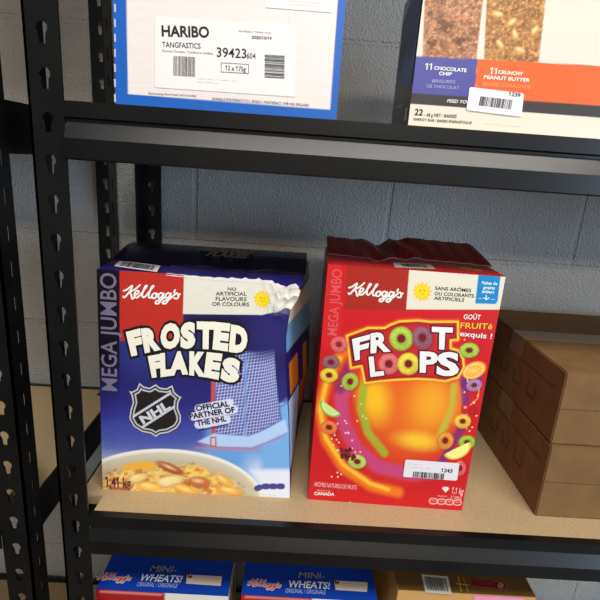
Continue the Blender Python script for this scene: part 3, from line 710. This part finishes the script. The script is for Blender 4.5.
# ================================================================== UPPER SHELF: SWEETS CARTON
HY = .02; hx0, hx1 = -.2225, .0400; hz0 = UP+.0008; HT = .24
hb = empty('sweets_carton', 'wide white carton with a blue border and barcode label on the upper shelf', 'carton', ((hx0+hx1)/2, .15, hz0))
carton_body('carton_body', hb, hx0, hx1, HY, HY+.33, hz0, hz0+HT, mat('blue_carton', (26, 92, 176), rough=.5), step=.05)
def art_h(X, Y, uv):
    r = Ras(X, Y, (24, 92, 178))
    r.fill([(124, -160), (128, 94), (330, 109.6), (352, -200)], (232, 222, 216), 1)
    r.a((r.sd([(124, -160), (128, 94), (330, 109.6), (352, -200)]) < 0)*.35*vnoise(X*.05, Y*.8, 3), (214, 202, 190))
    r.line([(290, -20), (289, 20), (287, 104)], .5, (206, 194, 184))
    return r.c
F = Face((hx0, HY, hz0), (1, 0, 0), (0, 0, 1), hx1-hx0, HT)
F.grid(.0012, M_print, art_h)
GT = ink(110, 104, 100)
F.text('Store away from heat and humidity', (148.7, 94.4), (196.4, 97), 2.4, ink(70, 66, 64), .0); F.text('DUNHILLS (PONTEFRACT) PLC, PB BOX 1, PONTEFRACT, WF8 1NN, ENGLAND', (212.5, 100), (308.7, 106.6), 2.6, ink(70, 66, 64), .005)
# scuffed perforations down the left edge
for k in range(7): F.poly([(114.0, 4+k*15), (115.8, 4+k*15), (116.0, 12+k*15), (114.4, 12+k*15)][::-1], ink(190, 190, 196), 1)
F.build('front_panel', hb)
F = Face((hx0, HY, hz0), (1, 0, 0), (0, 0, 1), hx1-hx0, HT)
lab = mat('shipping_label_paper', (234, 227, 222), rough=.45, spec=.35)
F.poly([(155, 87.4), (295, 97), (296.4, 25), (155.2, 16.4)], lab, 3)
_p = F.poly; F.poly = lambda pts, M, layer=1: _p(pts, M, 4.5)
F.text('HARIBO', (162, 36.2), (209.4, 37.6), 10.4, ink(36, 32, 34), .03, 4.5); F.text('TANGFASTICS', (162.4, 47.2), (200.8, 48.8), 5.2, ink(60, 56, 58), .01, 4.5)
F.text('Gummy Candies / Confiserie Gélifiée', (162.4, 51.8), (213, 54.8), 2.2, GT, 0, 4.5)
F.text('39423', (216.8, 56.8), (246.4, 58.4), 9.2, ink(40, 36, 38), .01, 4.5); F.text('604', (246.8, 58.6), (255.6, 59), 5.4, ink(40, 36, 38), .005, 4.5)
F.barcode([(173.6, 56), (195.6, 57.2), (195.4, 77), (173.4, 75.8)], ink(60, 56, 58), 22, 2); F.barcode([(264.8, 54.6), (284.6, 55.8), (284.4, 79), (264.6, 77.8)], ink(60, 56, 58), 24, 6, vert=False)
F.text('12 x 175g', (225.4, 70.2), (245.8, 71.6), 4.6, ink(50, 46, 48), .01, 4.5)
for a, b in (((221.4, 62.9), (248.8, 64.5)), ((248.8, 64.5), (248.6, 73.6)), ((248.6, 73.6), (221.2, 72)), ((221.2, 72), (221.4, 62.9))): F.stroke([a, b], .5, ink(60, 56, 58), 4.5)
F.text('Best Before / Meilleur Avant', (239, 32), (271.4, 34), 1.8, GT, 0, 4.5); F.text('2020/10/19', (251.6, 38.8), (271.6, 40), 2.8, ink(50, 46, 48), .02, 4.5)
F.text('----- --- -- ----- ----', (197.6, 79.4), (236.6, 81.8), 1.8, GT, 0, 4.5); F.text('---- ----- ---', (197.6, 82.4), (219, 83.8), 1.6, GT, 0, 4.5)
F.poly = _p
F.build('shipping_label', hb)
F = Face((hx0, HY, hz0), (1, 0, 0), (0, 0, 1), hx1-hx0, HT)
F.poly([(266, 7.6), (331.6, 12.8), (333.6, -30), (266.5, -34)], lab, 3); F.text('-- ---- ---- --- -----', (288, 2), (321, 4.4), 2, GT, 0, 4.5); F.text('---- ------ ----- --', (287.6, 5), (317, 7.4), 1.8, GT, 0, 4.5)
F.build('address_label', hb)

# ================================================================== UPPER SHELF: ENERGY BAR BOX
BY = .03; bx0 = .1285; bz0 = UP+.0008; BT = .165; bw = .277
bb = empty('snack_bar_box', 'cream box of oat bars with purple and orange flavour panels on the upper shelf', 'snack box', (bx0+bw/2, .09, bz0))
carton_body('carton_body', bb, bx0, bx0+bw, BY, BY+.12, bz0, bz0+BT, mat('charcoal_carton', (66, 60, 54), rough=.25, spec=.6), step=.05)
def art_b(X, Y, uv):
    r = Ras(X, Y, (222, 214, 196)); u, v = uv[:, 0]*1000, uv[:, 1]*1000      # mm on the panel
    def oats(x0, x1, seed, a, b, c):
        m_ = (X > x0-(Y/57)*2.4) & (X < x1-(Y/57)*6.5) & (Y < 56.5+(X-416)*.055)
        n = vnoise(X*.34, Y*.38, seed); n2 = vnoise(X*.7+9, Y*.75, seed+1); n3 = vnoise(u*.12, v*.12, seed+2)
        edge = np.clip(np.minimum(X-x0+(Y/57)*2.4, x1-(Y/57)*6.5-X)/1.2+.5*n2, 0, 1)
        col = lin(a)*(1-n[:, None])+lin(b)*n[:, None]; k = np.clip((n2-.5)*2.2, 0, 1)[:, None]; col = col*(1-k*.6)+lin(c)*k*.6
        col = col*(.55+.7*np.abs(vnoise(X*.3, Y*.34, seed+5)-.5)[:, None]*1.6+.25*n3[:, None])
        al = (m_*edge)[:, None]; r.c = r.c*(1-al)+np.clip(col, 0, 1)*al
    oats(424.4, 483.4, 21, (120, 68, 40), (206, 140, 96), (240, 190, 146)); oats(486.2, 546, 41, (130, 76, 34), (212, 146, 76), (242, 200, 136))
    def spot(cu, cv, ru, rv, c, ang=0, soft=.25):
        a = math.radians(ang); x, y = u-cu, v-cv; d = np.hypot((x*math.cos(a)+y*math.sin(a))/ru, (-x*math.sin(a)+y*math.cos(a))/rv); r.a(.5-(d-1)/soft, c)
    chip = 0
    for cx_, cy_, rx, an in ((445, 25, 7, 10), (461, 41, 6, -30), (433, 44, 5.5, 60), (429, 13, 4, 20)): chip = np.maximum(chip, np.clip(.5-(r.el(cx_, cy_, rx, rx*.7, an)[2]-1+(vnoise(X*.35, Y*.35, 77)-.5)*1.3)/.3, 0, 1))
    r.a(chip*.8, (92, 56, 40))
    for cx_, cy_, an in ((512, 22, -40), (500, 44, 50), (498, 14, 10), (520, 50, 20), (535, 30, -50), (515, 34, 70)): r.ell(cx_, cy_, 5.5, 3, (206, 156, 84), an, .3); r.ell(cx_, cy_-.4, 4, 1.8, (240, 206, 140), an, .5)
    r.fill([(400, 55.4), (477.6, 59.2), (474.2, 98), (400, 92)], (78, 78, 150)); r.fill([(477.6, 59.2), (620, 67), (620, 108), (474.2, 98)], (222, 98, 34)); r.fill([(395, 91.6), (640, 108.8), (640, 121), (395, 102.4)], (56, 50, 46))
    return r.c
F = Face((bx0, BY, bz0), (1, 0, 0), (0, 0, 1), bw, BT)
F.grid(.0012, M_print, art_b)
C = lambda a, b: (400+a/4.615, b/4.615)
F.text('11', C(114, 320), C(145, 322), 6.2, WHITE, .02); F.text('CHOCOLATE', C(156, 321), C(306, 333), 3.4, WHITE, .03); F.text('CHIP', C(178, 346), C(238, 350), 3.3, WHITE, .03)
LI = ink(158, 154, 196)
F.text('BRISURES', C(148, 380), C(254, 385), 3., LI, .02); F.text('DE CHOCOLAT', C(122, 404), C(272, 412), 3., LI, .02)
F.text('11', C(412, 340), C(444, 343), 6.2, WHITE, .02); F.text('CRUNCHY', C(452, 340), C(566, 349), 3.4, WHITE, .03); F.text('PEANUT BUTTER', C(386, 363), C(598, 378), 3.3, WHITE, .03)
F.text('BEURRE D\'ARACHIDE', C(380, 395), C(600, 410), 3.4, ink(240, 150, 96), .02)
F.text('FEED YOUR ENERGY', C(216, 472), C(430, 486), 3.1, WHITE, .015, shear=.2); 
F.text('22', C(66, 530), C(104, 533), 6, BLACK, .02); F.text('- 68 g NET / BARRES', C(112, 536), C(260, 545), 3.2, INKD, .01); F.text('ENERGY BAR / BARRE ÉNERGÉTIQUE', C(62, 556), C(330, 573), 2.6, INKD, .01)
F.text('----- ----- ---- ------', C(380, 572), C(556, 588), 1.6, GT, 0)
F.build('front_panel', bb)
F = Face((bx0, BY, bz0), (1, 0, 0), (0, 0, 1), bw, BT)
sticker(F, bb, [(469.4, 87), (523.8, 93.6), (521, 117), (466, 110.2)], '1239', (507.8, 95.6), (519.6, 97.2), [(.22, .34), (.80, .33), (.79, .74), (.21, .74)], 12, [('--- ---- -- ----', (.06, .16), (.42, .17), 1.2), ('---- --- ----- --', (.26, .86), (.7, .87), 1.2)])
# side art of the box: pale blue mountain silhouette
sp = MB(); x = bx0-.0005
def onside(pts, M): sp.add([(x, BY+.12*a, bz0+BT*b) for a, b in pts], [list(range(len(pts)))], M)
onside([(.05, .30), (.95, .38), (.95, .50), (.7, .46), (.5, .58), (.3, .48), (.05, .62)], ink(96, 112, 124)); onside([(.05, .62), (.3, .48), (.5, .58), (.7, .46), (.95, .5), (.95, .85), (.6, .95), (.05, .9)], ink(86, 84, 80)); onside([(.1, .05), (.2, .05), (.2, .14), (.1, .14)], ink(150, 146, 138)); onside([(.35, .17), (.8, .18), (.8, .195), (.35, .185)], ink(150, 146, 138))
sp.build('side_print', bb)

# ================================================================== LOWER SHELF
Zs = LOW+.0008
def wheat_box(label, x0, x1, y0, zt, kx, tx, stx, dy):
    t = empty('cereal_box', label, 'cereal box', ((x0+x1)/2, y0+.07, Zs), 'blue wheat cereal boxes on the lower shelf')
    dep = .125
    blue = mat('blue_wheat_card', (14, 62, 168), rough=.38, spec=.4)
    carton_body('carton_body', t, x0, x1, y0, y0+dep, Zs, zt, blue, step=.05, sideM=mat('cream_side', (206, 196, 176), rough=.5))
    F = Face((x0, y0, Zs), (1, 0, 0), (0, 0, 1), x1-x0, zt-Zs)
    def art(X, Y, uv):
        r = Ras(X, Y, (226, 220, 206)); u, v = uv[:, 0]/(x1-x0), (zt-Zs)-uv[:, 1]
        r.a(((u < .52) & (v < .16))*1., (168, 28, 30)); r.a((np.abs(v-.004) < .0018)*(u > .03)*(u < .5)*.8, (230, 150, 140)); r.a((v > .16)*1., (16, 66, 170)); return r.c
    F.grid(.004, M_print, art); F.build('front_panel', t)
    G = Face((x0, y0, zt+.0004), (1, 0, 0), (0, 1, 0), .2, .2)
    a, b = kx
    fn = lambda x, y: (a[0]+(x-62)/(488-62)*(b[0]-a[0]), a[1]+(y-135)/140*9.5+(x-62)/426*(b[1]-a[1]))
    kellogg(G, fn, 1.8, ink(240, 222, 222), 1); kellogg(G, fn, .7, ink(190, 40, 50), 3)
    G.build('maker_logo', t); G = Face((x0, y0, zt+.0004), (1, 0, 0), (0, 1, 0), .2, .2)
    W2 = ink(236, 236, 240)
    (x_, y_) = tx
    G.text('MINI-', (x_+11, y_-9.2), (x_+37, y_-8), 6, ink(150, 146, 140), .01, shear=.15); G.text('WHEATS!', (x_, y_), (x_+42, y_+2), 6.6, W2, .02, shear=.15); G.text('ORIGINAL / ORIGINALE', (x_-2.4, y_+5.6), (x_+38, y_+7.4), 4.2, ink(170, 190, 226), 0, shear=.15)
    G.build('title_lettering', t); G = Face((x0, y0, zt+.0004), (1, 0, 0), (0, 1, 0), .2, .2)
    q = stx; G.poly([q[3], q[2], q[1], q[0]], ink(226, 208, 190), 1)
    u = lambda p, r_, t_: (p[0]*(1-t_)+r_[0]*t_, p[1]*(1-t_)+r_[1]*t_)
    for k, tt in enumerate((.3, .52, .74)):
        L0, L1 = u(q[0], q[3], tt), u(q[1], q[2], tt); G.text(('--- ---- -- -----', '----- -- --- ----', '-- ----- ---- ---')[k], u(L0, L1, .22), u(L0, L1, .93), 1.5, ink(186, 110, 90), 0, 3)
    G.stroke([(q[0][0]+2.6, q[0][1]+1.4), (q[0][0]+3.4, q[0][1]+1.6)], 4.4, ink(160, 30, 40), 2); G.stroke([(q[0][0]+2.4, q[0][1]+1.2), (q[0][0]+4, q[0][1]+.8)], .8, W2, 5)
    G.build('claim_label', t)
    sd = MB(); sd.add([(x1+.0004, y0+.02, zt-.2), (x1+.0004, y0+.045, zt-.2), (x1+.0004, y0+.045, zt-.02), (x1+.0004, y0+.02, zt-.02)], [(0, 1, 2, 3)], ink(176, 120, 50))
    for k in range(12): sd.add([(x1+.0004, y0+.065, zt-.19+k*.014), (x1+.0004, y0+.085, zt-.19+k*.014), (x1+.0004, y0+.085, zt-.182+k*.014), (x1+.0004, y0+.065, zt-.182+k*.014)], [(0, 1, 2, 3)], INKD)
    sd.build('side_print', t)
wheat_box('blue wheat cereal box at left of the lower shelf, beside the post', -.2840, -.0700, .03, -.167, ((97.5, 579.5), (131, 580)), (138.5, 580.6), [(187, 574.6), (222, 576.4), (220.6, 586), (186, 583.6)], 0)
wheat_box('blue wheat cereal box under the red cereal box, second on the lower shelf', -.0490, .1736, .03, -.162, ((248, 585.6), (281, 587.4)), (287.5, 587.2), [(334, 580.4), (367.6, 582.4), (367, 592), (335.6, 590)], 0)
# brown snack carton
kb = empty('snack_carton', 'brown carton with barcode and pink note, right of the blue boxes on the lower shelf', 'carton', (.31, .1, Zs))
KX0, KX1, KY, KZ = .2037, .43, .03, -.135
mb = MB(); mb.box((KX0, KY, Zs), (KX1, KY+.2, KZ), mat('tan_carton', (206, 156, 92), rough=.6), .001); mb.build('carton_body', kb)
mb = MB(); mb.box((KX0+.0005, KY+.0003, KZ), (KX1-.0005, KY+.2, KZ+.0006), mat('shaded_carton_top', (104, 72, 34), rough=.5)); mb.build('top_panel', kb)  # shadow on the carton top is painted in as a darker brown
G = Face((KX0, KY, KZ+.0008), (1, 0, 0), (0, 1, 0), .2, .2)
G.poly([(425.4, 592.6), (452, 594.6), (448, 576.6), (421.4, 574.2)], ink(206, 202, 192), 0); G.barcode([(424, 576.4), (445.6, 578.6), (448.6, 591.8), (427, 589.8)], BLACK, 22, 14)
G.build('barcode_patch', kb); G = Face((KX0, KY, KZ+.0008), (1, 0, 0), (0, 1, 0), .2, .2)
G.stroke([(474.6, 583), (503, 586.2)], 7.6, ink(176, 96, 80), 1); G.stroke([(474.6, 583), (503, 586.2)], 6.6, ink(130, 22, 36), 2)
G.text('--- -----', (477, 583.2), (494, 585), 1.8, ink(200, 130, 100), 0, 4); G.stroke([(500.2, 585.6), (500.9, 585.9)], 5.2, ink(190, 160, 150), 3); G.stroke([(499.4, 584.8), (501.6, 586.8)], 1, ink(110, 40, 40), 5)
G.build('flavour_badge', kb); G = Face((KX0, KY, KZ+.0008), (1, 0, 0), (0, 1, 0), .2, .2)
G.stroke([(458, 577), (461, 591)], 1.6, ink(176, 140, 50)); G.stroke([(463, 578), (468, 592)], 1.6, ink(150, 118, 44)); G.stroke([(456, 584), (469, 585.4)], 1.4, ink(186, 152, 60), 4)
G.build('top_print', kb)
mb = MB(); mb.add([(.3285, KY-.0008, KZ-.09), (.411, KY-.0008, KZ-.09), (.411, KY-.0008, KZ-.002), (.3285, KY-.0008, KZ-.002)], [(0, 1, 2, 3)], ink(244, 150, 190)); mb.build('paper_note', kb, 'bright pink paper note stuck on the front')

# ================================================================== LIGHT
def area(name, loc, target, sx, sy, power, col):
    l = bpy.data.lights.new(name, 'AREA'); l.shape = 'RECTANGLE'; l.size = sx; l.size_y = sy; l.energy = power; l.color = col
    o = bpy.data.objects.new(name, l); COL.objects.link(o); o.location = loc
    d = Vector(target)-Vector(loc); o.rotation_euler = d.to_track_quat('-Z', 'Y').to_euler(); return o
area('ceiling_lamp', (.35, -1.25, 2.2), (.1, -.2, 0), 2.4, .25, 68, (1, .95, .89))
area('far_ceiling_lamp', (1.0, -5.5, 2.5), (.1, 0, .3), 2.4, .4, 110, (1, .88, .74))
area('doorway_daylight', (4.2, -3.6, .5), (.1, .2, .35), 2.2, 2.0, 165, (.60, .78, 1))
W = bpy.data.worlds.new('world'); bpy.context.scene.world = W; W.use_nodes = True
bg = W.node_tree.nodes['Background']; bg.inputs[0].default_value = (.75, .85, 1, 1); bg.inputs[1].default_value = .19
vs_ = bpy.context.scene.view_settings
bpy.context.scene.display_settings.display_device = 'sRGB'
vs_.view_transform = 'Standard'; vs_.look = 'None'; vs_.gamma = 1; vs_.use_curve_mapping = False; vs_.exposure = -.15
